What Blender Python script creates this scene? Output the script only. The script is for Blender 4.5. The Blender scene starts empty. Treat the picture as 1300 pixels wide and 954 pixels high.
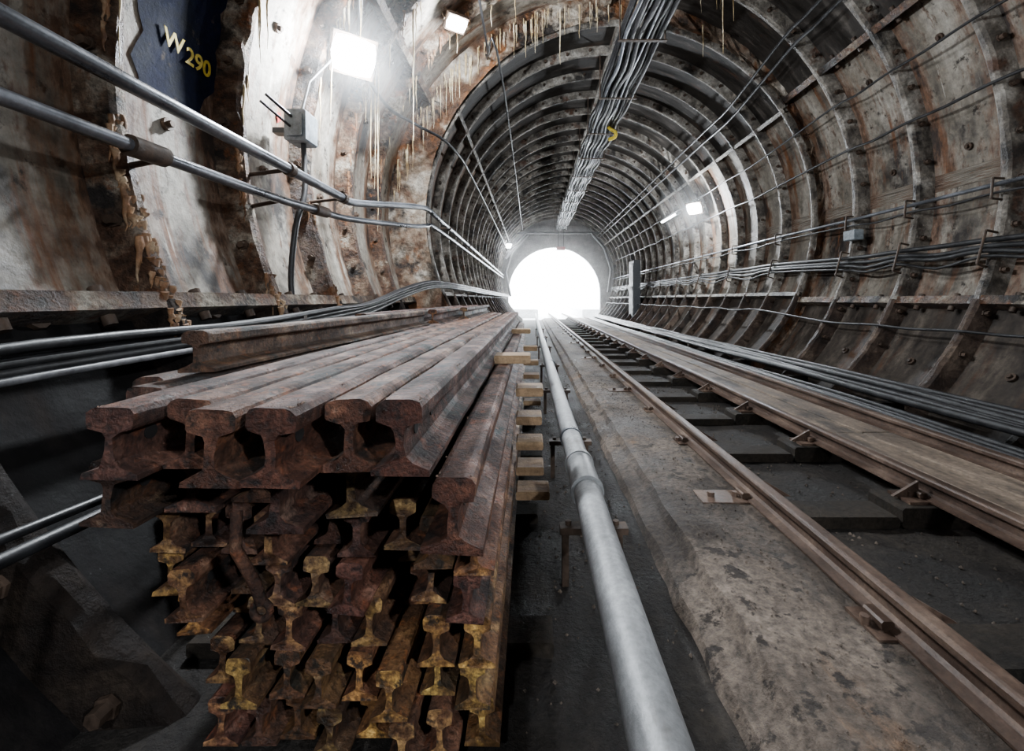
import bpy, math, random
from mathutils import Vector, Matrix
random.seed(7)
H = 1.02            # camera height above tunnel floor
CX, CZ = 1.04, 1.15 # axis of the near (wide) bore relative to the camera point
CX2 = 1.24          # axis of the far (narrow) bore
R1I, R1O = 2.87, 3.02
R2I, R2O = 2.67, 2.80
YB = 6.1            # change of tunnel diameter
YE = 21.5           # tunnel end
sc = bpy.context.scene

# ---------------------------------------------------------------- materials
def mat(name, cols, scale=(1,1,1), nscale=4.0, detail=8, rough=(.5,.9), metal=0.0, bump=.3, coord='Object',
        fine=25.0, fine_amt=.45, over=None, tint=False, bdist=.01, dist=0.0, spec=.5, rust_shade=None):
    m = bpy.data.materials.new(name); m.use_nodes = True
    nt = m.node_tree; N = nt.nodes; L = nt.links
    b = N['Principled BSDF']
    b.inputs['Specular IOR Level'].default_value = spec
    tc = N.new('ShaderNodeTexCoord'); mp = N.new('ShaderNodeMapping')
    mp.inputs['Scale'].default_value = scale
    vec = tc.outputs['UV' if coord == 'UV' else 'Object']
    L.new(vec, mp.inputs['Vector'])
    n1 = N.new('ShaderNodeTexNoise'); n1.inputs['Scale'].default_value = nscale
    n1.inputs['Detail'].default_value = detail; n1.inputs['Roughness'].default_value = .62
    n1.inputs['Distortion'].default_value = dist
    L.new(mp.outputs[0], n1.inputs['Vector'])
    r = N.new('ShaderNodeValToRGB'); e = r.color_ramp.elements
    while len(e) < len(cols): e.new(.5)
    for i, (p, c) in enumerate(cols):
        e[i].position = p; e[i].color = (*c, 1)
    L.new(n1.outputs['Fac'], r.inputs['Fac'])
    n2 = N.new('ShaderNodeTexNoise'); n2.inputs['Scale'].default_value = fine; n2.inputs['Detail'].default_value = 6
    n2.inputs['Roughness'].default_value = .7
    L.new(vec, n2.inputs['Vector'])
    mr = N.new('ShaderNodeMapRange'); mr.inputs['From Min'].default_value = .3; mr.inputs['From Max'].default_value = .7
    mr.inputs['To Min'].default_value = 1-fine_amt; mr.inputs['To Max'].default_value = 1+fine_amt
    L.new(n2.outputs['Fac'], mr.inputs['Value'])
    col = r.outputs['Color']
    if over:
        for (oc, lo, hi, osc, ost) in over:
            mp2 = N.new('ShaderNodeMapping'); mp2.inputs['Scale'].default_value = ost
            mp2.inputs['Location'].default_value = (osc*3.1, 2.7, osc)
            L.new(vec, mp2.inputs['Vector'])
            n3 = N.new('ShaderNodeTexNoise'); n3.inputs['Scale'].default_value = osc; n3.inputs['Detail'].default_value = 9
            n3.inputs['Roughness'].default_value = .65
            L.new(mp2.outputs[0], n3.inputs['Vector'])
            m2 = N.new('ShaderNodeMapRange'); m2.inputs['From Min'].default_value = lo; m2.inputs['From Max'].default_value = hi
            L.new(n3.outputs['Fac'], m2.inputs['Value'])
            mx = N.new('ShaderNodeMix'); mx.data_type = 'RGBA'
            L.new(m2.outputs[0], mx.inputs[0]); L.new(col, mx.inputs[6]); mx.inputs[7].default_value = (*oc, 1)
            col = mx.outputs[2]
    if rust_shade:   # rust plus occlusion shade painted in beside each ring flange: (first ring, spacing)
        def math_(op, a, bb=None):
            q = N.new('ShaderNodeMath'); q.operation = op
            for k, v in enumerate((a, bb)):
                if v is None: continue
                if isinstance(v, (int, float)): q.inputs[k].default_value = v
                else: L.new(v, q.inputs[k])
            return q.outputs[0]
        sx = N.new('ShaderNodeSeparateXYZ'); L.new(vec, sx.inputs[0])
        f = math_('FRACT', math_('DIVIDE', math_('SUBTRACT', sx.outputs['Y'], rust_shade[0]-100*rust_shade[1]), rust_shade[1]))
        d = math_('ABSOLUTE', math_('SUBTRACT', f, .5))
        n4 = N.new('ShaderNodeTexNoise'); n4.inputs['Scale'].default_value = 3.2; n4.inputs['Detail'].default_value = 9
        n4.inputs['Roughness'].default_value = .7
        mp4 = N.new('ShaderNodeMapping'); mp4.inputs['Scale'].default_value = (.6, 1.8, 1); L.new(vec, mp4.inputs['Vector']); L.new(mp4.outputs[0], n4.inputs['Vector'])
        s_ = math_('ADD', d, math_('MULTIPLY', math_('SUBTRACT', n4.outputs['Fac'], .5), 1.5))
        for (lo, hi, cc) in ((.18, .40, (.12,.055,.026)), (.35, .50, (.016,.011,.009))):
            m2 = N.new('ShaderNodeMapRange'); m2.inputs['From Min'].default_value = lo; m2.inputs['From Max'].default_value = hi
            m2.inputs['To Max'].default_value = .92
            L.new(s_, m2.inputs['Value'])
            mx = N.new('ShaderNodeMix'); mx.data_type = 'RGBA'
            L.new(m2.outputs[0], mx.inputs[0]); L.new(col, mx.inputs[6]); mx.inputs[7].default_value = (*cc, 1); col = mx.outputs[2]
    vm = N.new('ShaderNodeVectorMath'); vm.operation = 'SCALE'
    L.new(col, vm.inputs[0]); L.new(mr.outputs[0], vm.inputs['Scale'])
    out = vm.outputs[0]
    if tint:
        at = N.new('ShaderNodeAttribute'); at.attribute_name = 'tint'
        vm2 = N.new('ShaderNodeVectorMath'); vm2.operation = 'MULTIPLY'
        L.new(out, vm2.inputs[0]); L.new(at.outputs['Color'], vm2.inputs[1]); out = vm2.outputs[0]
    L.new(out, b.inputs['Base Color'])
    m3 = N.new('ShaderNodeMapRange'); m3.inputs['From Min'].default_value = .35; m3.inputs['From Max'].default_value = .65
    m3.inputs['To Min'].default_value = rough[0]; m3.inputs['To Max'].default_value = rough[1]
    L.new(n1.outputs['Fac'], m3.inputs['Value']); L.new(m3.outputs[0], b.inputs['Roughness'])
    b.inputs['Metallic'].default_value = metal
    if bump:
        bp = N.new('ShaderNodeBump'); bp.inputs['Strength'].default_value = bump; bp.inputs['Distance'].default_value = bdist
        L.new(n2.outputs['Fac'], bp.inputs['Height']); L.new(bp.outputs[0], b.inputs['Normal'])
    return m

def emis(name, color, strength):
    m = bpy.data.materials.new(name); m.use_nodes = True
    b = m.node_tree.nodes['Principled BSDF']
    b.inputs['Base Color'].default_value = (*color, 1)
    b.inputs['Emission Color'].default_value = (*color, 1); b.inputs['Emission Strength'].default_value = strength
    return m

PAN = [(.3,(.06,.051,.041)),(.45,(.17,.148,.118)),(.56,(.27,.245,.205)),(.72,(.40,.375,.33))]
POV = [((.018,.014,.012),.53,.63,1.1,(1,1.2,1)), ((.13,.052,.020),.55,.65,2.4,(.35,2.8,1)), ((.44,.42,.37),.63,.7,3.0,(.3,4,1)), ((.02,.014,.01),.58,.64,7,(1,1,1)), ((.09,.05,.03),.56,.66,11,(.5,1.2,1))]
M_panel = mat('iron_panel_dirty', PAN, scale=(.5,1.8,1), nscale=1.6, coord='UV', rough=(.45,.8), fine=16, fine_amt=.45, bump=.5, over=POV, bdist=.015, rust_shade=(1.95,.85))
M_panel_far = mat('iron_panel_dirty_far', PAN, scale=(.5,1.8,1), nscale=1.6, coord='UV', rough=(.45,.8), fine=14, fine_amt=.35, bump=.4, over=POV[:2], bdist=.012, rust_shade=(YB+.06,.74))
M_panel_dark = mat('iron_panel_dark', [(.35,(.006,.005,.004)),(.55,(.022,.018,.015)),(.72,(.09,.077,.066))],
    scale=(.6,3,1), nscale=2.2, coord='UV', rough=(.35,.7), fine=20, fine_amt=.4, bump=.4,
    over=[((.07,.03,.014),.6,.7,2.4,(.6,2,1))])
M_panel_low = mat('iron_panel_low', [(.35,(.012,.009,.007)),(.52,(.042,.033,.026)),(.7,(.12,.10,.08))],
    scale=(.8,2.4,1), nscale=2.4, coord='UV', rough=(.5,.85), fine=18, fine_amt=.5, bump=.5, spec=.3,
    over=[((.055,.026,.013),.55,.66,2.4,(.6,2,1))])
M_panel_black = mat('iron_panel_low_left_shaded', [(.35,(.002,.002,.002)),(.55,(.006,.005,.005)),(.72,(.018,.014,.012))],
    scale=(.8,2.4,1), nscale=2.4, coord='UV', rough=(.6,.9), fine=18, fine_amt=.5, bump=.5, spec=.15)  # blackened: shade low on the left wall is put into the colour
M_rib = mat('iron_flange_rusty', [(.32,(.020,.011,.007)),(.45,(.080,.036,.018)),(.54,(.16,.105,.068)),(.64,(.37,.325,.26))],
    nscale=4.5, rough=(.4,.85), fine=30, fine_amt=.7, bump=1, dist=.4,
    over=[((.013,.009,.007),.52,.60,2.6,(1,1,1)), ((.17,.060,.018),.56,.65,7,(1,1,1))], bdist=.05)
M_rib2 = mat('iron_flange_grey', [(.35,(.040,.032,.026)),(.5,(.165,.145,.12)),(.65,(.37,.345,.305))],
    nscale=4.0, rough=(.4,.75), fine=26, fine_amt=.6, bump=.8, dist=.3,
    over=[((.08,.038,.021),.56,.65,3.6,(1,1,1)),((.013,.010,.008),.54,.63,2.2,(1,1,1))], bdist=.03)
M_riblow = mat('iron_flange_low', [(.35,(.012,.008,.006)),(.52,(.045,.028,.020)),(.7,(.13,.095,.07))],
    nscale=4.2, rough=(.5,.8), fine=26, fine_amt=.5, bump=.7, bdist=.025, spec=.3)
M_ribblack = mat('iron_flange_low_left_shaded', [(.35,(.004,.003,.003)),(.52,(.012,.008,.006)),(.7,(.035,.025,.018))],
    nscale=4.2, rough=(.6,.85), fine=26, fine_amt=.5, bump=.7, bdist=.025, spec=.15)  # flanges there carry the same painted shade in their colour
M_step = mat('headwall_ring_limescale', [(.32,(.028,.015,.010)),(.45,(.10,.048,.024)),(.54,(.23,.17,.12)),(.66,(.48,.43,.36))],
    nscale=2.4, rough=(.4,.8), fine=14, fine_amt=.55, bump=1, dist=.5, over=[((.16,.06,.018),.52,.61,3.5,(1,1,.5)),((.015,.01,.008),.54,.62,1.8,(1,1,1))], bdist=.04)
M_bolt = mat('bolt_iron', [(.35,(.025,.016,.011)),(.65,(.10,.065,.045))], nscale=9, rough=(.45,.75), metal=.3)
M_rail = mat('rail_rust', [(.3,(.014,.007,.005)),(.48,(.050,.023,.014)),(.60,(.100,.049,.029)),(.72,(.19,.115,.075))], scale=(1,.7,1), nscale=12,
    rough=(.78,.52), metal=0, fine=85, fine_amt=.8, bump=1, tint=True, bdist=.007, spec=.32,
    over=[((.20,.125,.080),.60,.70,9,(1,.6,1)), ((.008,.006,.005),.51,.63,7,(1,.7,1)), ((.12,.042,.017),.56,.67,22,(1,.8,1))])
M_railend = mat('rail_cut_end', [(.3,(.022,.010,.006)),(.47,(.075,.037,.018)),(.60,(.20,.115,.044)),(.74,(.34,.225,.10))], nscale=20,
    rough=(.4,.75), metal=.1, fine=80, fine_amt=.6, bump=.8, tint=True, bdist=.006, over=[((.016,.010,.007),.52,.61,28,(1,1,1))])
M_raildk = mat('rail_end_dark', [(.3,(.016,.008,.006)),(.5,(.055,.023,.015)),(.65,(.11,.052,.033)),(.76,(.26,.18,.14))], nscale=22,
    rough=(.25,.65), metal=.1, fine=110, fine_amt=.8, bump=1, tint=True, bdist=.008, over=[((.010,.006,.005),.51,.61,30,(1,1,1))])
M_track = mat('track_rail', [(.3,(.028,.017,.012)),(.5,(.075,.045,.031)),(.7,(.17,.115,.082))], scale=(1,.35,1), nscale=9,
    rough=(.42,.68), metal=.2, fine=60, fine_amt=.4, bump=.5, bdist=.004)
M_conc = mat('concrete_kerb', [(.3,(.032,.023,.017)),(.5,(.105,.079,.060)),(.7,(.21,.168,.135))], nscale=2.4,
    rough=(.6,.95), fine=38, fine_amt=.7, bump=1, bdist=.02, spec=.4, over=[((.033,.024,.018),.50,.62,1.6,(1,.6,1)),((.16,.09,.048),.6,.7,3,(1,.5,1)),((.03,.022,.017),.56,.6,12,(1,1,1))])
M_floor = mat('tunnel_floor_grime', [(.3,(.004,.0035,.003)),(.5,(.014,.011,.009)),(.7,(.042,.034,.027))], nscale=3,
    rough=(.6,.9), fine=40, fine_amt=.6, bump=1, bdist=.02, spec=.3)
M_wood = mat('timber_old', [(.3,(.11,.065,.033)),(.5,(.24,.15,.08)),(.7,(.38,.265,.155))], scale=(1,8,8), nscale=2,
    rough=(.6,.9), fine=40, fine_amt=.3, bump=.5)
M_woodY = mat('timber_walkway', [(.3,(.05,.036,.026)),(.5,(.14,.102,.072)),(.7,(.25,.19,.14))], scale=(6,.8,6), nscale=2,
    rough=(.6,.9), fine=40, fine_amt=.5, bump=.6, over=[((.035,.026,.02),.50,.62,3,(1,.5,1))])
M_sleeper = mat('sleeper_dark', [(.3,(.006,.005,.004)),(.7,(.030,.023,.017))], nscale=5, rough=(.7,.95), fine=40, bump=.7, spec=.2)
M_galv = mat('galvanised_pipe', [(.3,(.13,.13,.13)),(.5,(.24,.245,.25)),(.7,(.36,.365,.37))], scale=(1,.5,1), nscale=6,
    rough=(.4,.62), metal=.3, fine=50, fine_amt=.3, bump=.35, bdist=.004, over=[((.10,.075,.055),.58,.70,5,(1,.4,1)),((.45,.45,.44),.62,.7,9,(1,.5,1))])
M_pipe = mat('steel_pipe', [(.3,(.07,.075,.085)),(.5,(.15,.16,.18)),(.7,(.26,.27,.30))], scale=(1,.4,1), nscale=6,
    rough=(.25,.45), metal=.6, fine=50, fine_amt=.25, bump=.2, bdist=.003)
M_cable = mat('cable_black', [(.35,(.007,.007,.008)),(.65,(.022,.022,.024))], nscale=6, rough=(.36,.58), bump=.15)
M_cableg = mat('cable_grey', [(.35,(.08,.08,.085)),(.65,(.18,.18,.19))], nscale=6, rough=(.35,.55), bump=.15)
M_box = mat('box_grey_paint', [(.35,(.16,.19,.21)),(.65,(.30,.34,.37))], nscale=6, rough=(.4,.6), bump=.1)
M_dkbox = mat('box_dark_paint', [(.35,(.02,.022,.025)),(.65,(.04,.044,.05))], nscale=6, rough=(.5,.7), bump=.1)
M_drip = mat('stalactite_calcite', [(.35,(.30,.18,.07)),(.5,(.58,.45,.25)),(.65,(.75,.68,.55))], nscale=5, rough=(.4,.7), bump=.3)
M_paint = mat('black_blue_paint', [(.35,(.003,.005,.012)),(.6,(.005,.008,.026)),(.75,(.02,.02,.03))], nscale=5, rough=(.75,.9), fine=30, bump=.4, spec=.1,
    over=[((.07,.055,.045),.62,.68,6,(1,1,1))], coord='UV')
M_yel = mat('yellow_paint', [(.35,(.46,.33,.02)),(.65,(.75,.56,.04))], nscale=8, rough=(.6,.8), bump=.1)
M_red = mat('red_paint', [(.35,(.35,.02,.02)),(.65,(.55,.04,.03))], nscale=5, rough=(.5,.7), bump=.1)
M_white = mat('white_paint', [(.35,(.7,.71,.72)),(.65,(.85,.86,.87))], nscale=3, rough=(.5,.7), bump=.1)
M_grey = mat('grey_render', [(.35,(.20,.20,.20)),(.65,(.38,.38,.38))], nscale=3, rough=(.6,.8), bump=.3)
M_hole = mat('bolt_hole_dark', [(.4,(.004,.003,.003)),(.6,(.008,.006,.005))], nscale=5, rough=(.8,.9), bump=0)
M_lamp = emis('lamp_glass', (.88,.94,1), 190)
M_tube = emis('tube_glass', (.9,.95,1), 60)
M_end_glow = emis('end_glow', (.93,.97,1), 22)

# ---------------------------------------------------------------- mesh builder
class MB:
    def __init__(s): s.v=[]; s.f=[]; s.m=[]; s.t=[]; s.cur=(1,1,1); s.sm=[]
    def add(s, vs, fs, mi=0, smooth=False):
        o=len(s.v); s.v += [tuple(v) for v in vs]; s.t += [s.cur]*len(vs)
        for f in fs: s.f.append([i+o for i in f]); s.m.append(mi); s.sm.append(smooth)
    def box(s, a, b, mi=0, M=None):
        x0,y0,z0=a; x1,y1,z1=b
        vs=[Vector(p) for p in ((x0,y0,z0),(x1,y0,z0),(x1,y1,z0),(x0,y1,z0),(x0,y0,z1),(x1,y0,z1),(x1,y1,z1),(x0,y1,z1))]
        if M: vs=[M@v for v in vs]
        s.add(vs, [(0,3,2,1),(4,5,6,7),(0,1,5,4),(1,2,6,5),(2,3,7,6),(3,0,4,7)], mi)
    def cbox(s, a, b, c=.01, mi=0, M=None):
        x0,y0,z0=a; x1,y1,z1=b
        pr=[(x0+c,z0),(x1-c,z0),(x1,z0+c),(x1,z1-c),(x1-c,z1),(x0+c,z1),(x0,z1-c),(x0,z0+c)]
        vs=[Vector((p[0],y,p[1])) for y in (y0,y1) for p in pr]
        if M: vs=[M@v for v in vs]
        n=8; fs=[(i,(i+1)%n,(i+1)%n+n,i+n) for i in range(n)]+[tuple(range(n))[::-1], tuple(range(n,2*n))]
        s.add(vs,fs,mi)
    def tube(s, pts, r, n=12, mi=0, cap=True, taper=None):
        pts=[Vector(p) for p in pts]; vs=[]
        up=Vector((0.13,0.02,1)).normalized()
        for i,p in enumerate(pts):
            if i==0: d=pts[1]-pts[0]
            elif i==len(pts)-1: d=pts[-1]-pts[-2]
            else: d=(pts[i+1]-p).normalized()+(p-pts[i-1]).normalized()
            d.normalize()
            if i==0:
                a=d.cross(up) if abs(d.dot(up))<.98 else d.cross(Vector((1,0,0)))
            else:
                a=a-d*a.dot(d)
            a.normalize(); b=d.cross(a)
            rr=r if taper is None else r*taper[i]
            vs+= [p+(a*math.cos(2*math.pi*k/n)+b*math.sin(2*math.pi*k/n))*rr for k in range(n)]
        fs=[]
        for i in range(len(pts)-1):
            for k in range(n):
                fs.append((i*n+k,i*n+(k+1)%n,(i+1)*n+(k+1)%n,(i+1)*n+k))
        s.add(vs,fs,mi,True)
        if cap:
            m=len(pts)-1
            s.add(vs[:n],[tuple(range(n))],mi); s.add(vs[m*n:],[tuple(range(n))[::-1]],mi)
    def ball(s,c,r,mi=0,n=24,k=12):
        vs=[Vector(c)+Vector((0,0,r))]
        for j in range(1,k):
            a=math.pi*j/k
            for i in range(n): b=2*math.pi*i/n; vs.append(Vector(c)+Vector((r*math.sin(a)*math.cos(b),r*math.sin(a)*math.sin(b),r*math.cos(a))))
        vs.append(Vector(c)-Vector((0,0,r)))
        fs=[(0,1+i,1+(i+1)%n) for i in range(n)]
        for j in range(k-2):
            for i in range(n): fs.append((1+j*n+i,1+(j+1)*n+i,1+(j+1)*n+(i+1)%n,1+j*n+(i+1)%n))
        l=len(vs)-1; fs+=[(l,1+(k-2)*n+(i+1)%n,1+(k-2)*n+i) for i in range(n)]
        s.add(vs,fs,mi,True)
    def obj(s, name, mats, parent=None, uv=False, tint=False):
        me=bpy.data.meshes.new(name); me.from_pydata([(x,y,z+H) for x,y,z in s.v],[],s.f)
        for m in mats: me.materials.append(m)
        me.polygons.foreach_set('material_index', s.m); me.polygons.foreach_set('use_smooth', s.sm)
        if uv:
            u=me.uv_layers.new(name='UVMap')
            for lp in me.loops:
                x,y,z=s.v[lp.vertex_index]
                cx=CX if y<=YB+.001 else CX2
                u.data[lp.index].uv=(math.atan2(z-CZ,x-cx)%(2*math.pi)*2.8, y)
        if tint:
            ca=me.color_attributes.new('tint','FLOAT_COLOR','POINT')
            for i,t in enumerate(s.t): ca.data[i].color=(*t,1)
        me.update()
        o=bpy.data.objects.new(name,me); sc.collection.objects.link(o)
        if parent: o.parent=parent
        return o
def empty(name):
    e=bpy.data.objects.new(name,None); sc.collection.objects.link(e); return e
def smooth_path(pts, r=4):
    P=[Vector(p) for p in pts]; P=[P[0]*2-P[1]]+P+[P[-1]*2-P[-2]]; out=[]
    for i in range(1,len(P)-2):
        for k in range(r):
            t=k/r
            out.append(.5*((2*P[i])+(-P[i-1]+P[i+1])*t+(2*P[i-1]-5*P[i]+4*P[i+1]-P[i+2])*t*t+(-P[i-1]+3*P[i]-3*P[i+1]+P[i+2])*t**3))
    out.append(P[-2]); return out
def pol(a,R,y,far=None):
    a=math.radians(a); cx=CX2 if (far if far is not None else y>YB+.001) else CX
    return Vector((cx+R*math.cos(a), y, CZ+R*math.sin(a)))

# ---------------------------------------------------------------- tunnel lining
ribs1=[1.95+.85*k for k in range(-6,5)]
Y0=ribs1[0]
ribs2=[YB+.06+.74*k for k in range(0,21)]
FL=[-23.6,33,90,147,203.6]
def ringbox(mb,a0,a1,ri,ro,y,t,mi,da=3,rag=.004):
    n=max(1,int((a1-a0)/da)); vs=[];fs=[]
    for i in range(n+1):
        a=a0+(a1-a0)*i/n
        j=random.uniform(-rag,rag); c=t*.3; q=random.uniform(-rag,rag)
        for (R,yy) in ((ro,y-t/2*1.5),(ri+c*.6,y-t/2+q),(ri+j,y-t/2+c+q),(ri+j,y+t/2-c),(ri+c*.6,y+t/2),(ro,y+t/2*1.5)):
            vs.append(pol(a,R,yy,y>YB))
    for i in range(n):
        for k in range(5): fs.append((i*6+k,i*6+k+1,(i+1)*6+k+1,(i+1)*6+k))
    mb.add(vs,fs,mi)
def skin(mb,a0,a1,R,y0,y1,mi,da=3,far=False):
    n=max(1,int((a1-a0)/da)); vs=[];fs=[]
    for i in range(n+1):
        a=a0+(a1-a0)*i/n
        vs+= [pol(a,R,y0,far),pol(a,R,y1,far)]
    for i in range(n): fs.append((2*i,2*i+1,2*i+3,2*i+2))
    mb.add(vs,fs,mi,True)
def lflange(mb,a,ri,ro,y0,y1,t,mi,far):
    n=int((y1-y0)/.2); vs=[];fs=[]
    for i in range(n+1):
        y=y0+(y1-y0)*i/n; j=random.uniform(-.006,.006)
        for (R,s_) in ((ro,-1),(ri+j,-1),(ri+j,1),(ro,1)):
            vs.append(pol(a+s_*math.degrees(t/2/R),R,y,far))
    for i in range(n):
        for k in range(3): fs.append((4*i+k,4*i+k+1,4*i+k+5,4*i+k+4))
    mb.add(vs,fs,mi)
def boltY(mb,p,r,h,mi,d=-1):
    n=6; vs=[]
    for yy in (0,d*h):
        for k in range(n):
            a=2*math.pi*k/n+.3
            vs.append(Vector(p)+Vector((r*math.cos(a),yy,r*math.sin(a))))
    mb.add(vs,[(i,(i+1)%n,(i+1)%n+n,i+n) for i in range(n)]+[tuple(range(n,2*n))],mi)
# 0 panel 1 rusty rib 2 grey rib 3 dark 4 step 5 bolt 6 low 7 far panel 8 low rib 9 black low 10 black rib
def lining(name,a0,a1):
    mb=MB()
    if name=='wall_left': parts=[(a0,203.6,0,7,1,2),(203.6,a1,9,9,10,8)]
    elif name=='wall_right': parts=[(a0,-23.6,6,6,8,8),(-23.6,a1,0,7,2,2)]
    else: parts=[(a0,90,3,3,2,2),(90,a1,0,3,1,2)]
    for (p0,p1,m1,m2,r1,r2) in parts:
        ys=ribs1+[YB]
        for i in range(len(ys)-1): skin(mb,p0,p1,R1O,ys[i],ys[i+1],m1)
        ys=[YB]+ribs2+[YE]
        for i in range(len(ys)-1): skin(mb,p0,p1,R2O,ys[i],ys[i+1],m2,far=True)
        for y in ribs1: ringbox(mb,p0,p1,R1I,R1O+.01,y,.085,r1,rag=.009,da=2)
        for y in ribs2: ringbox(mb,p0,p1,R2I,R2O+.01,y,.06,r2)
    n=int((a1-a0)/2); vs=[];fs=[]
    for i in range(n+1):
        a=a0+(a1-a0)*i/n
        pi_=pol(a,R2I+.02,YB,True); po=pol(a,R1O+.03,YB,False)
        for k,t in enumerate((0,.3,.65,1)):
            q=pi_.lerp(po,t); q.y=YB+random.uniform(-.018,.018)-(.05 if k==0 else 0); vs.append(q)
    for i in range(n):
        for k in range(3): fs.append((i*4+k,i*4+k+1,(i+1)*4+k+1,(i+1)*4+k))
    mb.add(vs,fs,4)
    for a in FL:
        if a0<=a<a1:
            lflange(mb,a,R1I+.01,R1O+.01,Y0,YB,.075,1,False); lflange(mb,a,R2I+.01,R2O+.01,YB,YE,.055,2,True)
    for y in ribs1:
        a=a0+4
        while a<a1:
            p=pol(a,R1I+.075,y-.05); boltY(mb,p,.030,.012,5); boltY(mb,p-Vector((0,.012,0)),.021,.030,5); a+=7.5
    for y in ribs2[:14]:
        a=a0+4
        while a<a1:
            boltY(mb,pol(a,R2I+.07,y-.036,True),.022,.035,5); a+=7.5
    for i,y in enumerate(ribs1[:-1]):
        for a in range(int(a0)+12,int(a1),20):
            c=pol(a+5,R1O-.005,y+.42); n_=(Vector((CX,c.y,CZ))-c).normalized()
            mb.tube([c,c+n_*.02],.035,10,5); mb.tube([c+n_*.02,c+n_*.04],.018,6,5)
        for a in FL:
            if a0<=a<a1:
                for q in (.25,.6):
                    for sgn in (-1,1):
                        c=pol(a+sgn*.8,R1I+.07,y+q); tdir=Vector((-math.sin(math.radians(a)),0,math.cos(math.radians(a))))*sgn
                        mb.tube([c,c+tdir*.04],.024,6,5)
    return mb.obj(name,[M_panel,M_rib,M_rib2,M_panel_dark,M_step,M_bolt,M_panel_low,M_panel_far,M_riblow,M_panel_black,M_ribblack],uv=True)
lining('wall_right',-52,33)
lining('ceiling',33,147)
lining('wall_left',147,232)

mb=MB(); mb.box((-2.2,Y0-.15,-1.02),(4.3,Y0,4.3)); mb.obj('wall_back',[M_panel_dark],uv=True)
mb=MB()
nx,ny=26,60; vs=[];fs=[]
for j in range(ny+1):
    y=Y0+(YE-Y0)*j/ny
    for i in range(nx+1):
        vs.append((-1.1+4.3*i/nx,y,-1.02+random.uniform(-.008,.008)))
for j in range(ny):
    for i in range(nx): a=j*(nx+1)+i; fs.append((a,a+1,a+nx+2,a+nx+1))
mb.add(vs,fs,0,True)
mb.obj('floor',[M_floor])

# ---------------------------------------------------------------- bright chamber past the tunnel
mb=MB()
x0,x1,z1,y1=-3.5,6,5.2,31
mb.add([(x0,YE,-1.02),(x1,YE,-1.02),(x1,y1,-1.02),(x0,y1,-1.02)],[(0,1,2,3)])
mb.obj('floor_station_chamber',[M_white])
mb=MB()
mb.add([(x0,YE,-1.02),(x0,y1,-1.02),(x0,y1,z1),(x0,YE,z1)],[(0,1,2,3)])
mb.add([(x1,YE,-1.02),(x1,y1,-1.02),(x1,y1,z1),(x1,YE,z1)],[(0,1,2,3)])
mb.add([(x0,YE,z1),(x1,YE,z1),(x1,y1,z1),(x0,y1,z1)],[(0,1,2,3)])
mb.obj('wall_station_chamber',[M_white])
mb=MB(); n=48; vs=[]
for i in range(n+1):
    a=math.radians(-52+284*i/n); o=(CX2+4.6*math.cos(a)*1.0,CZ+4.05*math.sin(a)) 
    zi=.30+2.2*math.sin(a); xi=1.10+2.22*math.cos(a)
    if zi<.3: xi=1.10+(2.22 if math.cos(a)>0 else -2.22)
    for yy in (21.35,21.6): vs.append((xi,yy,max(-1.02,zi))); vs.append((o[0],yy,max(-1.02,o[1])))
fs=[]
for i in range(n):
    q=4*i; fs+=[(q,q+1,q+5,q+4),(q+2,q+6,q+7,q+3),(q,q+4,q+6,q+2)]
mb.add(vs,fs,0); mb.obj('wall_portal',[M_grey])
mb=MB(); mb.add([(x0,y1,-1.02),(x1,y1,-1.02),(x1,y1,z1),(x0,y1,z1)],[(0,1,2,3)]); mb.obj('end_wall_glow',[M_end_glow])  # glowing end wall added as source of the bright opening
mb=MB()
mb.cbox((-3.4,23.5,-1.02),(.35,30.8,-.55),.03,0); mb.cbox((2.7,23.5,-1.02),(5.9,30.8,-.55),.03,0)
mb.obj('station_platform',[M_white])
mb=MB()
mb.tube([pol(a,2.45,20.4) for a in (205,178,150,128)],.06,8,0); mb.tube([pol(128,2.45,20.4)+Vector((-.5,0,-.02)),pol(52,2.45,20.4)+Vector((.5,0,-.02))],.05,8,0)
mb.tube([pol(a,2.45,20.4) for a in (52,30,5,-20)],.06,8,0)
mb.tube([pol(165,2.5,19.5),pol(128,2.3,20.4)],.05,8,0)
mb.obj('portal_frame',[M_cableg])
mb=MB(); mb.cbox((1.12,20.0,2.22),(1.52,20.06,2.38),.01,0); mb.tube([(1.2,20.03,2.38),(1.2,20.03,3.7)],.012,6,1); mb.tube([(1.45,20.03,2.38),(1.45,20.03,3.7)],.012,6,1)
mb.obj('hanging_sign',[M_red,M_cable])

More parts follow.
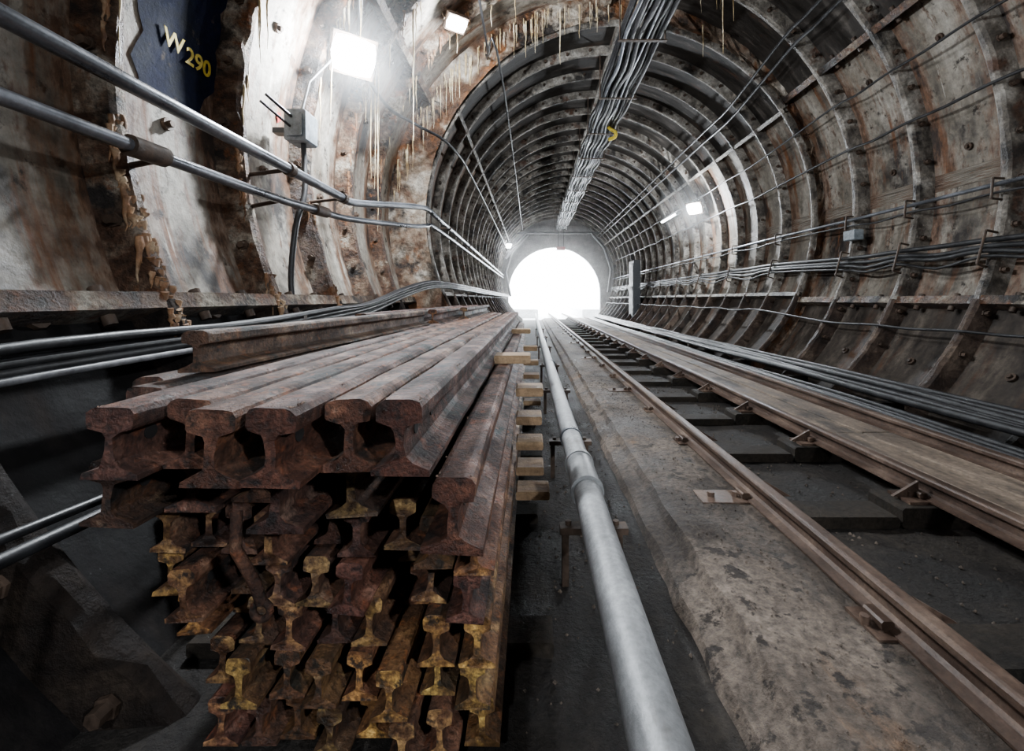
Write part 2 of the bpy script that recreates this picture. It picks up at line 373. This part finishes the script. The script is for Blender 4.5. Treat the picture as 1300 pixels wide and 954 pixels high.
# ---------------------------------------------------------------- rails
def profile(h,hw,fw):
    R=[(fw/2,0),(fw/2,.075*h),(.16*fw+.004,.17*h),(.075*h,.25*h),(.06*h,.42*h),(.065*h,.58*h),(.10*h,.65*h),(hw*.47,.70*h),(hw/2,.74*h),(hw/2,.90*h),(hw*.42,.965*h),(hw*.28,.995*h)]
    return R+[(-x,z) for x,z in reversed(R)]
def rail(mb,x,zt,y0,y1,h=.13,hw=.075,fw=.1,dx=0,dz=0,roll=0,mi=0,me=1,n=6,hole=None,wear=0):
    pr=profile(h,hw,fw); k=len(pr); vs=[]
    cr,sr=math.cos(roll),math.sin(roll)
    for i in range(n+1):
        t=i/n; y=y0+(y1-y0)*t
        for (a,b) in pr:
            bb=b-h/2
            w1,w2=random.uniform(-wear,wear),random.uniform(-wear,wear)
            vs.append((x+dx*t+a*cr-bb*sr+w1, y+(random.uniform(-wear,wear)*1.5 if i==0 else 0), zt-h/2+dz*t+a*sr+bb*cr+w2))
    fs=[]
    for i in range(n):
        for j in range(k): fs.append((i*k+j,i*k+(j+1)%k,(i+1)*k+(j+1)%k,(i+1)*k+j))
    mb.add(vs,fs,mi)
    mb.add(vs[:k],[tuple(range(k))],me); mb.add(vs[-k:],[tuple(range(k))[::-1]],me)
    if hole is not None:
        for hy in (.07,.19):
            for s_ in (-1,1):
                c=Vector((x+s_*(.062*h+.0015),y0+hy,zt-.5*h)); 
                mb.tube([c-Vector((s_*.004,0,0)),c],.014*h/.13,12,hole)
mb=MB()
def T(lo=.6,hi=1.4):
    k=random.uniform(lo,hi); mb.cur=(k*random.uniform(.95,1.1),k*random.uniform(.88,1.05),k*random.uniform(.82,1.05))
top=[(-.21,-.160,.70,5.6),(-.305,-.166,.735,5.9),(-.395,-.163,.665,5.3),(-.492,-.168,.675,5.7),(-.588,-.172,.76,5.5),(-.69,-.175,.72,4.6),
     (-.79,-.178,.90,5.4),(-.885,-.18,1.02,5.8)]
for i,(x,zt,a,b) in enumerate(top):
    T(.8,1.3)
    if i==0: mb.cur=(.95,.68,.62)
    if i==2: mb.cur=(1.1,.84,.75)
    if i in (3,1,4): mb.cur=(1.5,1.32,1.15)
    rail(mb,x,zt,a,b,.122,.076,.094,dx=random.uniform(-.015,.02),roll=random.uniform(-.03,.03),hole=2,n=40,wear=.0016,me=3)
T(); rail(mb,-.80,-.075,1.05,3.0,.1,.065,.09,dx=.06,roll=.03,hole=2,n=12,wear=.001,me=3)
T(); rail(mb,-.93,-.078,2.4,5.6,.1,.065,.09,dx=.02)
T(); rail(mb,-.72,-.075,3.2,5.9,.1,.065,.09,dx=-.03)
T(); rail(mb,-.60,-.072,3.9,5.9,.1,.065,.09)
# second layer
for (x,a) in ((-.125,.70),(-.235,1.25),(-.345,.84),(-.455,.78),(-.56,.90),(-.665,.86),(-.77,.80),(-.865,1.1)):
    T()
    if x>-.13: mb.cur=(1.2,.94,.82)
    rail(mb,x,-.292 if x<-.2 else -.283,a,random.uniform(5,5.7),.124,.068,.1,roll=random.uniform(-.05,.05),hole=2,n=24,wear=.0013,me=3 if x>-.3 or random.random()<.6 else 1)
# lower layers: smaller section rails, ragged front
for r_,zt in enumerate((-.420,-.532,-.645,-.757,-.868)):
    ncol=(9,9,9,8,8)[r_]
    for c in range(ncol):
        x=-.110-.081*c-(.015 if r_%2 else 0)+random.uniform(-.006,.006)
        T(.8,1.5)
        y0=.92+random.uniform(-.05,.07)+(-.02,.0,.02,.02,.02)[r_]
        if random.random()<.08: y0+=.16
        if c==0: y0=.84+r_*.03
        if random.random()<.45: t=mb.cur; mb.cur=(t[0]*1.55,t[1]*1.6,t[2]*1.15)
        ro=random.choice([0,0,.05,-.06,.10,-.1]) if r_ in (1,2) else 0
        rail(mb,x,zt+random.uniform(-.004,.004),y0,random.uniform(5,5.6),.107,.054,.076,roll=ro,n=14,hole=2,wear=.0012,me=1 if random.random()<.7 else 3)
mb.cur=(.9,.8,.75)
mb.tube([(-.535,.80,-.385),(-.52,.775,-.44),(-.495,.79,-.51),(-.490,.80,-.55)],.010,8,0)
mb.tube([(-.490+.016*math.cos(a*math.pi/6),.80,-.565+.016*math.sin(a*math.pi/6)) for a in range(13)],.0065,8,0)
mb.obj('rail_stack',[M_rail,M_railend,M_hole,M_raildk],tint=True)

e=empty('timber_bearers'); mbt=MB()
for i,y in enumerate((1.25,2.0,2.75,3.5,4.25,5.0)):
    mbt.cbox((-.98,y,-1.02),(.05+random.uniform(-.03,.02),y+.11,-.976),.006)
mbt.obj('bearers',[M_sleeper],e)
mbt=MB()
for k,(z,xx) in enumerate(((-.282,-.005),(-.42,.045),(-.545,.05),(-.655,.055),(-.765,.06),(-.866,.07))):
    for y in (1.92,3.6):
        yy=y+random.uniform(-.03,.03)
        mbt.cbox((-.165 if k==0 else -.068,yy,z),(xx+random.uniform(-.01,.01),yy+.12,z+.036),.005)
mbt.obj('packers',[M_wood],e)

# ---------------------------------------------------------------- big conduit
e=empty('cable_duct_pipe'); mb=MB()
mb.tube([(.215,Y0+.02,-.75),(.215,1.0,-.75),(.215,1.9,-.745),(.205,3.5,-.74),(.19,8,-.74),(.19,21,-.74)],.053,24,0)
mb.tube([(.215,1.72,-.745),(.215,1.98,-.745)],.060,24,0)
for y in (1.70,1.98): mb.tube([(.215,y,-.745),(.215,y+.025,-.745)],.065,24,0)
for y in (2.35,5,8): mb.tube([(.211,y,-.745),(.211,y+.03,-.745)],.060,24,1)
mb.obj('pipe',[M_galv,M_pipe],e)
mb=MB()
for y in (.3,1.55,2.5,3.9,5.4,7.5,9.5,12):
    mb.box((.10,y,-.83),(.34,y+.05,-.807)); 
    for x in (.12,.31): mb.box((x-.012,y+.01,-1.02),(x+.012,y+.04,-.83))
    mb.tube([(.13,y+.025,-.805),(.13,y+.025,-.79)],.012,6); mb.tube([(.30,y+.025,-.805),(.30,y+.025,-.79)],.012,6)
mb.obj('brackets',[M_bolt],e)

# ---------------------------------------------------------------- kerb
mb=MB(); n=220; vs=[];fs=[]
pr=[(.47,-1.03),(.50,-.985),(.575,-.955),(.60,-.925),(.66,-.915),(.75,-.917),(.85,-.918),(1.0,-.922),(1.13,-.925),(1.15,-.94),(1.16,-1.03)]
for j in range(n+1):
    y=Y0+.02+(YE-Y0-.04)*j/n
    for (x,z) in pr: vs.append((x+random.uniform(-.009,.009),y,z+random.uniform(-.005,.004)))
k=len(pr)
for j in range(n):
    for i in range(k-1): fs.append((j*k+i,j*k+i+1,(j+1)*k+i+1,(j+1)*k+i))
mb.add(vs,fs,0,False); mb.obj('concrete_kerb',[M_conc])

# ---------------------------------------------------------------- track
e=empty('railway_track'); mb=MB()
for x in (1.03,1.84): rail(mb,x,-.822,Y0+.03,YE+6,.095,.055,.10,n=40,me=0)
mb.obj('running_rails',[M_track],e)
mb=MB(); y=Y0+.3; sl=[]
while y<YE:
    sl.append(y); mb.cbox((1.64,y,-1.018),(2.5,y+.2,-.925),.012)
    mb.cbox((1.17,y,-1.018),(1.63,y+.16,-.965),.012)
    y+=.80
mb.obj('sleepers',[M_sleeper],e)
mb=MB()
for i,y in enumerate(sl):
    for x in (1.03,1.84):
        ext=.14 if x>1.5 else (.26 if i%3==0 else .1)
        mb.box((x-ext,y+.03,-.925),(x+.12,y+.16,-.913)) 
        for s_ in (-1,1):
            mb.cbox((x+s_*.052-.018,y+.06,-.914),(x+s_*.052+.018,y+.13,-.885),.006)
            c=Vector((x+s_*.09,y+.095,-.913)); mb.tube([c,c+Vector((0,0,.022))],.013,6)
        if ext>.2:
            c=Vector((x-.2,y+.095,-.913)); mb.tube([c,c+Vector((0,0,.02))],.016,6)
        g=Vector((x-.05 if x>1.5 else x+.05,y+.09,-.913)); sg=-1 if x>1.5 else 1
        mb.add([g,g+Vector((sg*.12,0,0)),g+Vector((0,0,.07)),g+Vector((0,.014,0)),g+Vector((sg*.12,.014,0)),g+Vector((0,.014,.07))],
               [(0,1,2),(3,5,4),(1,4,5,2),(0,2,5,3)])
mb.obj('chairs',[M_track],e)
mb=MB()
y=Y0+.05
while y<YE-3:
    L_=3.0
    for (xa,xb) in ((1.98,2.16),(2.17,2.36)):
        mb.cbox((xa,y,-.925),(xb,y+L_-.012,-.875+random.uniform(-.004,.004)),.006)
    y+=L_
mb.obj('timber_walkway',[M_woodY])

e=empty('floor_cables'); mb=MB()
for i in range(12):
    x=2.50+.048*i; z=-.9+.01*i+(.08 if i>5 else 0)
    p=[]; y=Y0+.1
    while y<20.5:
        p.append((x+random.uniform(-.022,.022),y,z+random.uniform(-.010,.010))); y+=1.1
    mb.tube(smooth_path(p,3),.020 if i%3 else .028,8,0)
mb.obj('cables',[M_cable,M_cableg],e)
mb=MB()
y=Y0+.5
while y<20:
    mb.cbox((2.49,y,-1.018),(2.78,y+.08,-.93),.006); mb.cbox((2.74,y,-1.018),(3.0,y+.08,-.835),.006); y+=1.24
mb.obj('cable_bearers',[M_sleeper],e)
mb=MB()
rail(mb,2.43,-.80,Y0+.05,YE-1,.09,.06,.08,n=20,me=0)
y=Y0+.4
while y<20: mb.cbox((2.38,y,-1.018),(2.48,y+.1,-.889),.01); y+=1.24
mb.obj('conductor_rail',[M_track])

# ---------------------------------------------------------------- left wall services
def clampbar(mb,y,p,R,mi):
    v=Vector((p[0],y,p[1])); cx=CX if y<YB else CX2; a=math.degrees(math.atan2(v.z-CZ,v.x-cx))
    w=pol(a,R,y); mb.tube([v,w],.014,8,mi)
e=empty('wall_pipe'); mb=MB()
up=[(-1.55,Y0+.02,.83),(-1.55,3.55,.83),(-1.545,3.85,.84),(-1.43,4.7,1.0),(-1.33,5.4,1.12),(-1.31,5.75,1.13),(-1.30,6.2,1.12),(-1.30,12,1.10),(-1.29,20,1.08)]
mb.tube([up[0],up[1]],.032,16,0); mb.tube(smooth_path(up[1:],4),.032,16,0)
for y in (-1,1.0,2.8,3.6): mb.tube([(-1.55,y,.83),(-1.55,y+.05,.83)],.042,16,1); clampbar(mb,y+.025,(-1.55,.83),R1I+.02,1)
for y in (ribs2[1],ribs2[4],ribs2[7],ribs2[11],ribs2[15]): mb.tube([(-1.30,y-.025,1.11),(-1.30,y+.025,1.11)],.042,12,1); clampbar(mb,y,(-1.30,1.11),R2I+.02,1)
mb.obj('upper_pipe',[M_pipe,M_bolt],e)
mb=MB()
lp=[(-1.6,Y0+.02,.60),(-1.6,1.9,.615),(-1.6,3.3,.665),(-1.55,3.9,.70),(-1.38,5.2,.86),(-1.33,5.6,.93),(-1.31,6.3,.97),(-1.31,12,.97),(-1.30,20,.97)]
mb.tube(smooth_path(lp,4),.027,14,0)
mb.tube([(-1.6,1.75,.613),(-1.6,1.92,.617)],.043,14,1); mb.tube([(-1.6,3.25,.662),(-1.59,3.42,.67)],.04,14,1)
mb.tube([(-1.6,-.6,.6),(-1.6,-.55,.6)],.04,14,1)
for y in (-.58,1.95,2.8): clampbar(mb,y,(-1.6,.625),R1I+.02,1)
mb.obj('lower_pipe',[M_pipe,M_bolt],e)
mb=MB()
mb.tube(smooth_path([(-1.72,3.32,1.20),(-1.70,3.3,1.0),(-1.65,3.2,.75),(-1.66,3.1,.5),(-1.68,3.08,.1),(-1.62,3.08,-.2)],5),.020,10,0)
mb.cbox((-1.82,3.24,1.17),(-1.66,3.42,1.40),.012,1); mb.cbox((-1.80,3.22,1.20),(-1.68,3.24,1.37),.008,1)
mb.box((-1.93,3.28,1.24),(-1.80,3.36,1.28),0)
mb.tube([(-1.84,3.05,1.42),(-1.72,3.3,1.30)],.012,8,0); mb.tube([(-1.86,3.02,1.36),(-1.74,3.28,1.24)],.010,8,0)
mb.tube([(-1.74,3.33,1.40),(-1.74,3.45,1.7),(-1.66,3.65,1.98)],.012,8,0)
mb.obj('junction_box_conduit',[M_cable,M_box],e)

e=empty('cable_run_left'); mb=MB()
for i in range(8):
    o=(i%4)*.026; q=(i//4)*.035; j=lambda: random.uniform(-.012,.012)
    p=[(-1.50+q,Y0+.1,-.26+o),(-1.50+q+j(),0,-.27+o+j()),(-1.50+q+j(),1.3,-.22+o+j()),(-1.49+q+j(),2.3,-.20+o+j()),(-1.47+q+j(),3.2,-.15+o+j()),(-1.45+q,3.9,-.11+o+j()),(-1.38+q,4.7,.03+o),
       (-1.30+q,5.4,.13+o),(-1.22+q,6.0,.16+o*.8),(-1.12+q,7.2,.15+o*.8),(-1.12+q+j(),10,.13+o),(-1.12+q,14,.12+o),(-1.12+q,20,.12+o)]
    mb.tube(smooth_path(p,4),.013+.004*(i%2),8,0 if i%4 else 1)
for y,z in ((-.6,-.30),(1.1,-.27),(1.95,-.255),(2.8,-.22),(3.65,-.17)):
    mb.box((-1.66,y-.02,z-.03),(-1.43,y+.02,z+.0),2); mb.box((-1.45,y-.02,z),(-1.435,y+.02,z+.12),2)
for y in ribs2[1::2]:
    mb.box((-1.25,y-.02,.08),(-1.06,y+.02,.10),2)
mb.obj('cables',[M_cable,M_cableg,M_bolt],e)
mb=MB()
mb.tube([(-1.16,-.8,-.42),(-1.11,1.2,-.52),(-1.08,3,-.58),(-1.06,5.9,-.6)],.012,8,0)
mb.tube([(-1.25,-.8,-.55),(-1.20,1.2,-.60),(-1.16,3,-.62),(-1.12,5.9,-.66)],.018,8,0)
for y in (.3,1.6,3.2,5.0): mb.cbox((-1.30,y,-.72),(-1.06,y+.08,-.645),.006,2); mb.cbox((-1.09,y,-1.0),(-1.04,y+.06,-.70),.004,2)
mb.obj('floor_cable_left',[M_cable,M_cableg,M_sleeper])

# ---------------------------------------------------------------- ceiling cable bundle
e=empty('ceiling_cable_bundle'); mb=MB()
for i in range(18):
    row=i%3; x=1.12+.026*i; z=3.34-.055*row+random.uniform(-.02,.02); p=[]; y=Y0+.1; k=0
    while y<20.5:
        p.append((x+random.uniform(-.025,.025),y,z-(.05 if k%2 else 0)+random.uniform(-.01,.01))); y+=.7; k+=1
    mb.tube(smooth_path(p,3),.024 if i%4 else .032,8,1 if i in (2,11) else 0)
mb.obj('cables',[M_cable,M_pipe],e)
mb=MB()
for y in ribs1+ribs2[1::2]:
    R=R1I if y<YB else R2I; cx=CX if y<YB else CX2
    for x in (1.07,1.62):
        zt=CZ+math.sqrt(R*R-(x-cx)**2); mb.tube([(x,y,3.14),(x,y,zt+.03)],.010,6,0)
    mb.box((1.05,y-.02,3.13),(1.64,y+.02,3.145),0)
mb.obj('hangers',[M_bolt],e)
mb=MB(); 
mb.tube(smooth_path([(1.44,8.3,3.24),(1.50,8.28,3.18),(1.57,8.26,3.12),(1.55,8.26,3.03),(1.44,8.26,2.99)],4),.034,8,0)
mb.obj('yellow_tag',[M_yel],e)

mb=MB()
pts=[pol(140,2.78,Y0+.1),pol(141,2.78,0),pol(143,2.80,2.0),pol(150,2.80,3.5),pol(158,2.80,4.0),pol(160,2.78,4.8),pol(157,2.70,5.6),pol(157,R2I-.1,6.3),pol(155,R2I-.1,9),pol(155,R2I-.1,20)]
mb.tube(smooth_path(pts,5),.020,8,0)
pts=[pol(126,2.78,Y0+.1),pol(126,2.78,5.4),pol(128,2.66,5.9),pol(130,R2I-.1,6.5),pol(130,R2I-.1,20)]
mb.tube(smooth_path(pts,5),.016,8,0)
mb.obj('lighting_conduit',[M_cable])

# ---------------------------------------------------------------- right wall cables
e=empty('cable_run_right'); mb=MB()
def run(a,sag,r,mi,off=.05):
    p=[]
    for i,y in enumerate(ribs1): p.append(pol(a,R1I-off,y)); p.append(pol(a,R1I-off,y+.42)+Vector((0,0,-sag*random.uniform(.4,1.2))))
    p=p[:-1]
    for i,y in enumerate(ribs2[1::2]): p.append(pol(a,R2I-off,y)); p.append(pol(a,R2I-off,y+.74)+Vector((0,0,-sag*1.2*random.uniform(.4,1.2))))
    mb.tube(smooth_path(p,3),r,8,mi)
for a,sag,r,mi,off in ((-4,.0,.020,1,.05),(-5.4,.03,.011,0,.05),(-13.6,.01,.024,0,.06),(-14.6,.03,.022,0,.05),(-15.5,.05,.020,0,.07),(-16.4,.07,.014,0,.06),
        (13,.02,.014,0,.04),(24,.02,.012,0,.05),(42,.01,.020,0,.05),(45,.0,.018,0,.05),(-30,.02,.012,0,.05)):
    run(a,sag,r,mi,off)
for ys_,R in ((ribs1,R1I),(ribs2[1::2],R2I)):
    for y in ys_:
        for a0_,a1_ in ((-18,-12),(-6.5,-3),):
            mb.tube([pol(a0_,R-.09,y-.0),pol(a1_,R-.09,y)],.010,6,2); mb.tube([pol(a0_,R-.09,y),pol(a0_,R+.02,y)],.010,6,2); mb.tube([pol(a1_,R-.09,y),pol(a1_,R+.02,y)],.010,6,2)
mb.obj('cables',[M_cable,M_pipe,M_bolt],e)

mb=MB(); mb.cbox((3.38,14.6,-.65),(3.60,15.3,1.30),.02,0); mb.cbox((3.36,14.66,-.55),(3.385,15.24,1.2),.008,0); mb.tube([(3.35,14.75,.3),(3.35,14.75,.42)],.012,6,1)
mb.cbox((3.42,14.65,-.9),(3.46,14.72,-.65),.004,1); mb.cbox((3.42,15.18,-.9),(3.46,15.25,-.65),.004,1)
mb.obj('wall_cabinet',[M_dkbox,M_bolt])
mb=MB(); M=Matrix.Translation(pol(-8,R1I-.06,5.25)); mb.cbox((-.05,-.09,-.06),(.06,.09,.06),.01,0,M); mb.obj('junction_box',[M_box])

# ---------------------------------------------------------------- painted number
mb=MB(); vs=[];fs=[]; na,ny_=16,12
for i in range(na+1):
    a=158+ (182-158)*i/na
    for j in range(ny_+1):
        t=j/ny_; e0=2.20+.03*math.sin(i*1.7)+random.uniform(-.008,.008); e1=2.735+.02*math.sin(i*2.3+1)-(.10 if i>13 else 0)+random.uniform(-.008,.008)
        da=0
        if i==na: da=.6*math.sin(j*1.9)
        vs.append(pol(a+da,R1O-.008,e0+(e1-e0)*t))
for i in range(na):
    for j in range(ny_): q=i*(ny_+1)+j; fs.append((q,q+1,q+ny_+2,q+ny_+1))
mb.add(vs,fs,0,True)
patch=mb.obj('painted_patch',[M_paint],uv=True)
def text(s_,y,z,size,rot=0,name='t'):
    c=bpy.data.curves.new(name,'FONT'); c.body=s_; c.size=size; c.extrude=.0015; c.align_x='LEFT'; c.offset=.002
    o=bpy.data.objects.new(name,c); sc.collection.objects.link(o)
    X=CX-math.sqrt(R1O**2-(z+size*.35-CZ)**2)+.018
    tilt=math.atan2(z+size*.35-CZ,math.sqrt(R1O**2-(z-CZ)**2))
    xa=Vector((0,1,0)); n_=Vector((math.cos(tilt),0,-math.sin(tilt))); ya=n_.cross(xa)
    Mx=Matrix((xa,ya,n_)).transposed().to_4x4()
    o.matrix_world=Matrix.Translation((X,y,z+H))@Mx@Matrix.Rotation(rot,4,'Z')
    c.materials.append(M_yel); return o
t1=text('W',2.335,1.36,.13,0,'letters_w'); t2=text('290',2.485,1.34,.13,0,'letters_290')
t1.parent=patch; t2.parent=patch
mb=MB()
c=pol(175,R1O-.01,3.42); vs=[c]+[pol(175+.9*math.sin(k*math.pi/5)*random.uniform(.6,1.2),R1O-.01,3.42+.035*math.cos(k*math.pi/5)*random.uniform(.6,1.2)) for k in range(10)]
mb.add(vs,[(0,1+k,1+(k+1)%10) for k in range(10)],0); mb.obj('red_paint_mark',[M_red])

# ---------------------------------------------------------------- stalactites
mb=MB()
def drip(x,y,z,l,r=.012):
    n=6; p=[];tp=[]
    for i in range(n+1):
        t=i/n; p.append((x+random.uniform(-.006,.006)*(t>0),y+random.uniform(-.004,.004),z-l*t)); tp.append(max(.18,(1-t)**.7*random.uniform(.8,1.2)))
    mb.tube(p,r,6,0,True,tp)
def rdrip(a,R,y,l,r): p=pol(a,R,y,False); drip(p.x,p.y,p.z,l,r)
for i in range(75):
    a=random.gauss(127,20); rdrip(a,random.uniform(R2I+.18,R1O-.05),YB-.06,random.uniform(.10,.5),random.uniform(.006,.013))
for i in range(90):
    a=random.uniform(60,175); y=random.choice(ribs1[5:]); rdrip(a,R1I+.01,y+random.uniform(-.03,.03),random.uniform(.08,.45),random.uniform(.005,.011))
for (a,y,l,r) in ((103,YB-.06,.75,.014),(68,4.9,1.1,.010),(141,4.5,1.35,.012),(155,4.55,1.5,.008),(156,4.5,1.2,.007),(154.5,4.5,1.7,.007),(158,4.5,1.0,.008),(159,3.65,.7,.01),(160,2.8,.55,.012),(165,3.65,.6,.009),(172,1.95,.5,.01),(152,3.65,.5,.012),(148,3.65,.6,.012),(151,2.85,.5,.01),(163,2.8,.5,.01),(178,1.95,.9,.009),(182,2.8,.6,.01)):
    rdrip(a,R1I+.02,y,l,r)
mb.obj('stalactites',[M_drip])
mb=MB()
for (a,y) in ((190,1.95),(195,1.95),(198,1.95),(201,1.95),(204,1.95),(207,1.95),(185,2.8),(190,2.8),(203,2.8),(207,2.8),(178,1.95),(204,3.65),(190,3.65),(160,4.5),(165,4.5),(150,3.65),(145,4.5),(140,5.35),(130,5.35),(170,5.35),(172,4.5),(180,4.5)):
    for k in range(14):
        p=pol(a+random.uniform(-2.4,2.4),R1I+.02,y+random.uniform(-.05,.03)); drip(p.x,p.y,p.z+.05,random.uniform(.06,.2),random.uniform(.008,.020))
mb.obj('rust_deposits',[mat('deposit',[(.35,(.09,.034,.012)),(.5,(.22,.11,.05)),(.65,(.45,.34,.22))],nscale=7,bump=.6)])

# debris
mb=MB()
def stone(x,y,z,s_):
    vs=[]; 
    for v in ((1,0,0),(-1,0,0),(0,1,0),(0,-1,0),(0,0,1),(0,0,-1)): vs.append(Vector((x,y,z+s_*.5))+Vector(v)*s_*random.uniform(.5,1.1))
    mb.add(vs,[(0,2,4),(2,1,4),(1,3,4),(3,0,4),(2,0,5),(1,2,5),(3,1,5),(0,3,5)])
for i in range(500):
    stone(random.uniform(-.02,.47),random.uniform(.5,6),-1.02,random.uniform(.003,.010))
for i in range(700):
    stone(random.uniform(.64,.92),random.uniform(.5,5)**1.0,-.918,random.uniform(.002,.006))
for i in range(500):
    stone(random.uniform(1.18,1.78),random.uniform(.8,7),-1.02,random.uniform(.004,.012))
mb.obj('gravel_debris',[M_conc])
mb=MB()
for i in range(2200):
    x,zt,a,b=random.choice(top[:6]+[(-.125,-.283,.7,5)]); stone(x+random.uniform(-.030,.030),a+random.random()**2*2.5+.01,zt-.004,random.uniform(.0010,.0030))
mb.obj('rust_flakes',[mat('flakes',[(.4,(.05,.026,.017)),(.6,(.30,.20,.15))],nscale=60,bump=0)])

# ---------------------------------------------------------------- lamps
def lamp(pos,aim,W,size=(.26,.18),name='flood_lamp',em=M_lamp,rad=.08,off=.12,spot=None):
    e=empty(name)
    d=(Vector(aim)-Vector(pos)).normalized(); q=d.to_track_quat('-Z','Y').to_matrix().to_4x4(); M=Matrix.Translation(pos)@q
    mb=MB(); w,h=size
    mb.cbox((-w/2,-h/2,0),(w/2,h/2,.07),.015,0,M)
    for k in range(6): mb.box((-w/2+.02+k*(w-.04)/5-.004,-h/2+.02,.07),(-w/2+.02+k*(w-.04)/5+.004,h/2-.02,.10),0,M)
    nn=16; vs=[Vector((0,0,-.05))]
    for (rr,zz) in ((.55,-.042),(.85,-.022),(1,.002)):
        for k in range(nn):
            t=2*math.pi*k/nn; c_,s_=math.cos(t),math.sin(t); sq=1/max(abs(c_),abs(s_))**.6
            vs.append(Vector(((w/2-.012)*rr*c_*sq,(h/2-.012)*rr*s_*sq,zz)))
    fs=[(0,1+k,1+(k+1)%nn) for k in range(nn)]
    for r_ in range(2):
        for k in range(nn): fs.append((1+r_*nn+k,1+(r_+1)*nn+k,1+(r_+1)*nn+(k+1)%nn,1+r_*nn+(k+1)%nn))
    mb.add([M@v for v in vs],fs,1,True)
    mb.tube([M@Vector((-w/2-.01,0,.03)),M@Vector((-w/2-.01,0,.14)),M@Vector((w/2+.01,0,.14)),M@Vector((w/2+.01,0,.03))],.01,6,0)
    p=M@Vector((0,0,.14)); cx=CX if p.y<YB else CX2; a=math.degrees(math.atan2(p.z-CZ,p.x-cx)); R=(R1O if p.y<YB else R2O)-.01
    mb.tube([p,pol(a,R,p.y)],.012,6,0)
    mb.obj('housing',[M_bolt,em],e)
    ld=bpy.data.lights.new('bulb','SPOT' if spot else 'POINT'); ld.energy=W; ld.color=(.88,.94,1); ld.shadow_soft_size=rad
    if spot: ld.spot_size=math.radians(spot); ld.spot_blend=.6
    lo=bpy.data.objects.new('bulb',ld); sc.collection.objects.link(lo)
    lo.rotation_euler=q.to_euler()
    lo.location=Vector(pos)+d*(off+.05)+Vector((0,0,H)); lo.parent=e
lamp((-1.50,3.72,2.05),(.0,1.6,.2),560,(.38,.32))
lamp((-.85,5.0,3.12),(.5,3.0,-.5),190,(.26,.18))
lamp((3.50,9.5,1.95),(1.2,7.2,-.0),360,(.34,.26))
lamp((2.9,-2.6,1.6),(-.15,1.2,-.5),560,(.3,.22),spot=42)  # unseen lamp behind the camera, added to light the stack front
lamp((-.9,-2.6,2.0),(-.15,1.3,-.55),300,(.3,.22),spot=36)  # second unseen lamp added for the stack front
lamp((3.2,-.6,2.9),(3.2,3,0),75,(.26,.18))  # unseen lamp added behind the view to brighten the right wall
lamp((-1.0,19,2.3),(1,16,0),130,(.28,.22))
def tubelight(a,y,W):
    e=empty('strip_light'); mb=MB(); c0=pol(a,R2I-.05,y); c1=pol(a,R2I-.05,y+1.2); n_=(Vector((CX2,y,CZ))-c0).normalized()
    mb.tube([c0,c1],.04,8,0); mb.tube([c0+n_*.06,c1+n_*.06],.026,10,1)
    for c in (c0,c1): mb.tube([c-n_*.05,c+n_*.08],.025,8,0)
    mb.obj('fitting',[M_cableg,M_tube],e)
    ld=bpy.data.lights.new('tube','AREA'); ld.shape='RECTANGLE'; ld.size=.06; ld.size_y=1.1; ld.energy=W; ld.color=(.9,.95,1)
    lo=bpy.data.objects.new('tube',ld); sc.collection.objects.link(lo)
    z=-n_; ya=Vector((0,1,0)); xa=ya.cross(z)
    lo.matrix_world=Matrix.Translation((c0+c1)/2+n_*.10+Vector((0,0,H)))@Matrix((xa,ya,z)).transposed().to_4x4(); lo.parent=e
tubelight(22.5,11.0,80)
for i,(x,y) in enumerate(((1,24),(1,27.5))):
    ld=bpy.data.lights.new('station_light','AREA'); ld.shape='RECTANGLE'; ld.size=6; ld.size_y=2; ld.energy=2200; ld.color=(.93,.97,1)
    lo=bpy.data.objects.new('station_light',ld); sc.collection.objects.link(lo); lo.location=(x,y,5.1+H)

# ---------------------------------------------------------------- world & camera
w=bpy.data.worlds.new('World'); sc.world=w; w.use_nodes=True
w.node_tree.nodes['Background'].inputs[0].default_value=(.6,.7,.8,1); w.node_tree.nodes['Background'].inputs[1].default_value=.05
# scatter volumes added to imitate glare at the portal and lamps
def vol(name,dens,an,build):
    mb=MB(); build(mb); hz=mb.obj(name,[])
    hm=bpy.data.materials.new(name); hm.use_nodes=True; N=hm.node_tree.nodes; N.remove(N['Principled BSDF'])
    v=N.new('ShaderNodeVolumeScatter'); v.inputs['Density'].default_value=dens; v.inputs['Anisotropy'].default_value=an
    hm.node_tree.links.new(v.outputs[0],N['Material Output'].inputs['Volume']); hz.data.materials.append(hm)
vol('portal_glow',.030,.8,lambda m: m.box((-1.3,15,-.98),(3.8,21.3,3.7)))
vol('lamp_glow',.045,.3,lambda m: m.ball((-1.42,3.62,1.98),.42))
vol('lamp_glow',.022,.3,lambda m: m.ball((-1.36,3.58,1.96),.72))
vol('lamp_glow',.03,.3,lambda m: m.ball((3.42,9.3,1.92),.75))
cd=bpy.data.cameras.new('camera'); cam=bpy.data.objects.new('camera',cd); sc.collection.objects.link(cam)
cam.location=(0,0,H); cam.rotation_euler=(math.pi/2,0,0)
cd.sensor_width=36; cd.lens=560/1300*36; cd.shift_x=-25/1300; cd.shift_y=-97/1300; cd.clip_start=.05; cd.clip_end=100
sc.camera=cam
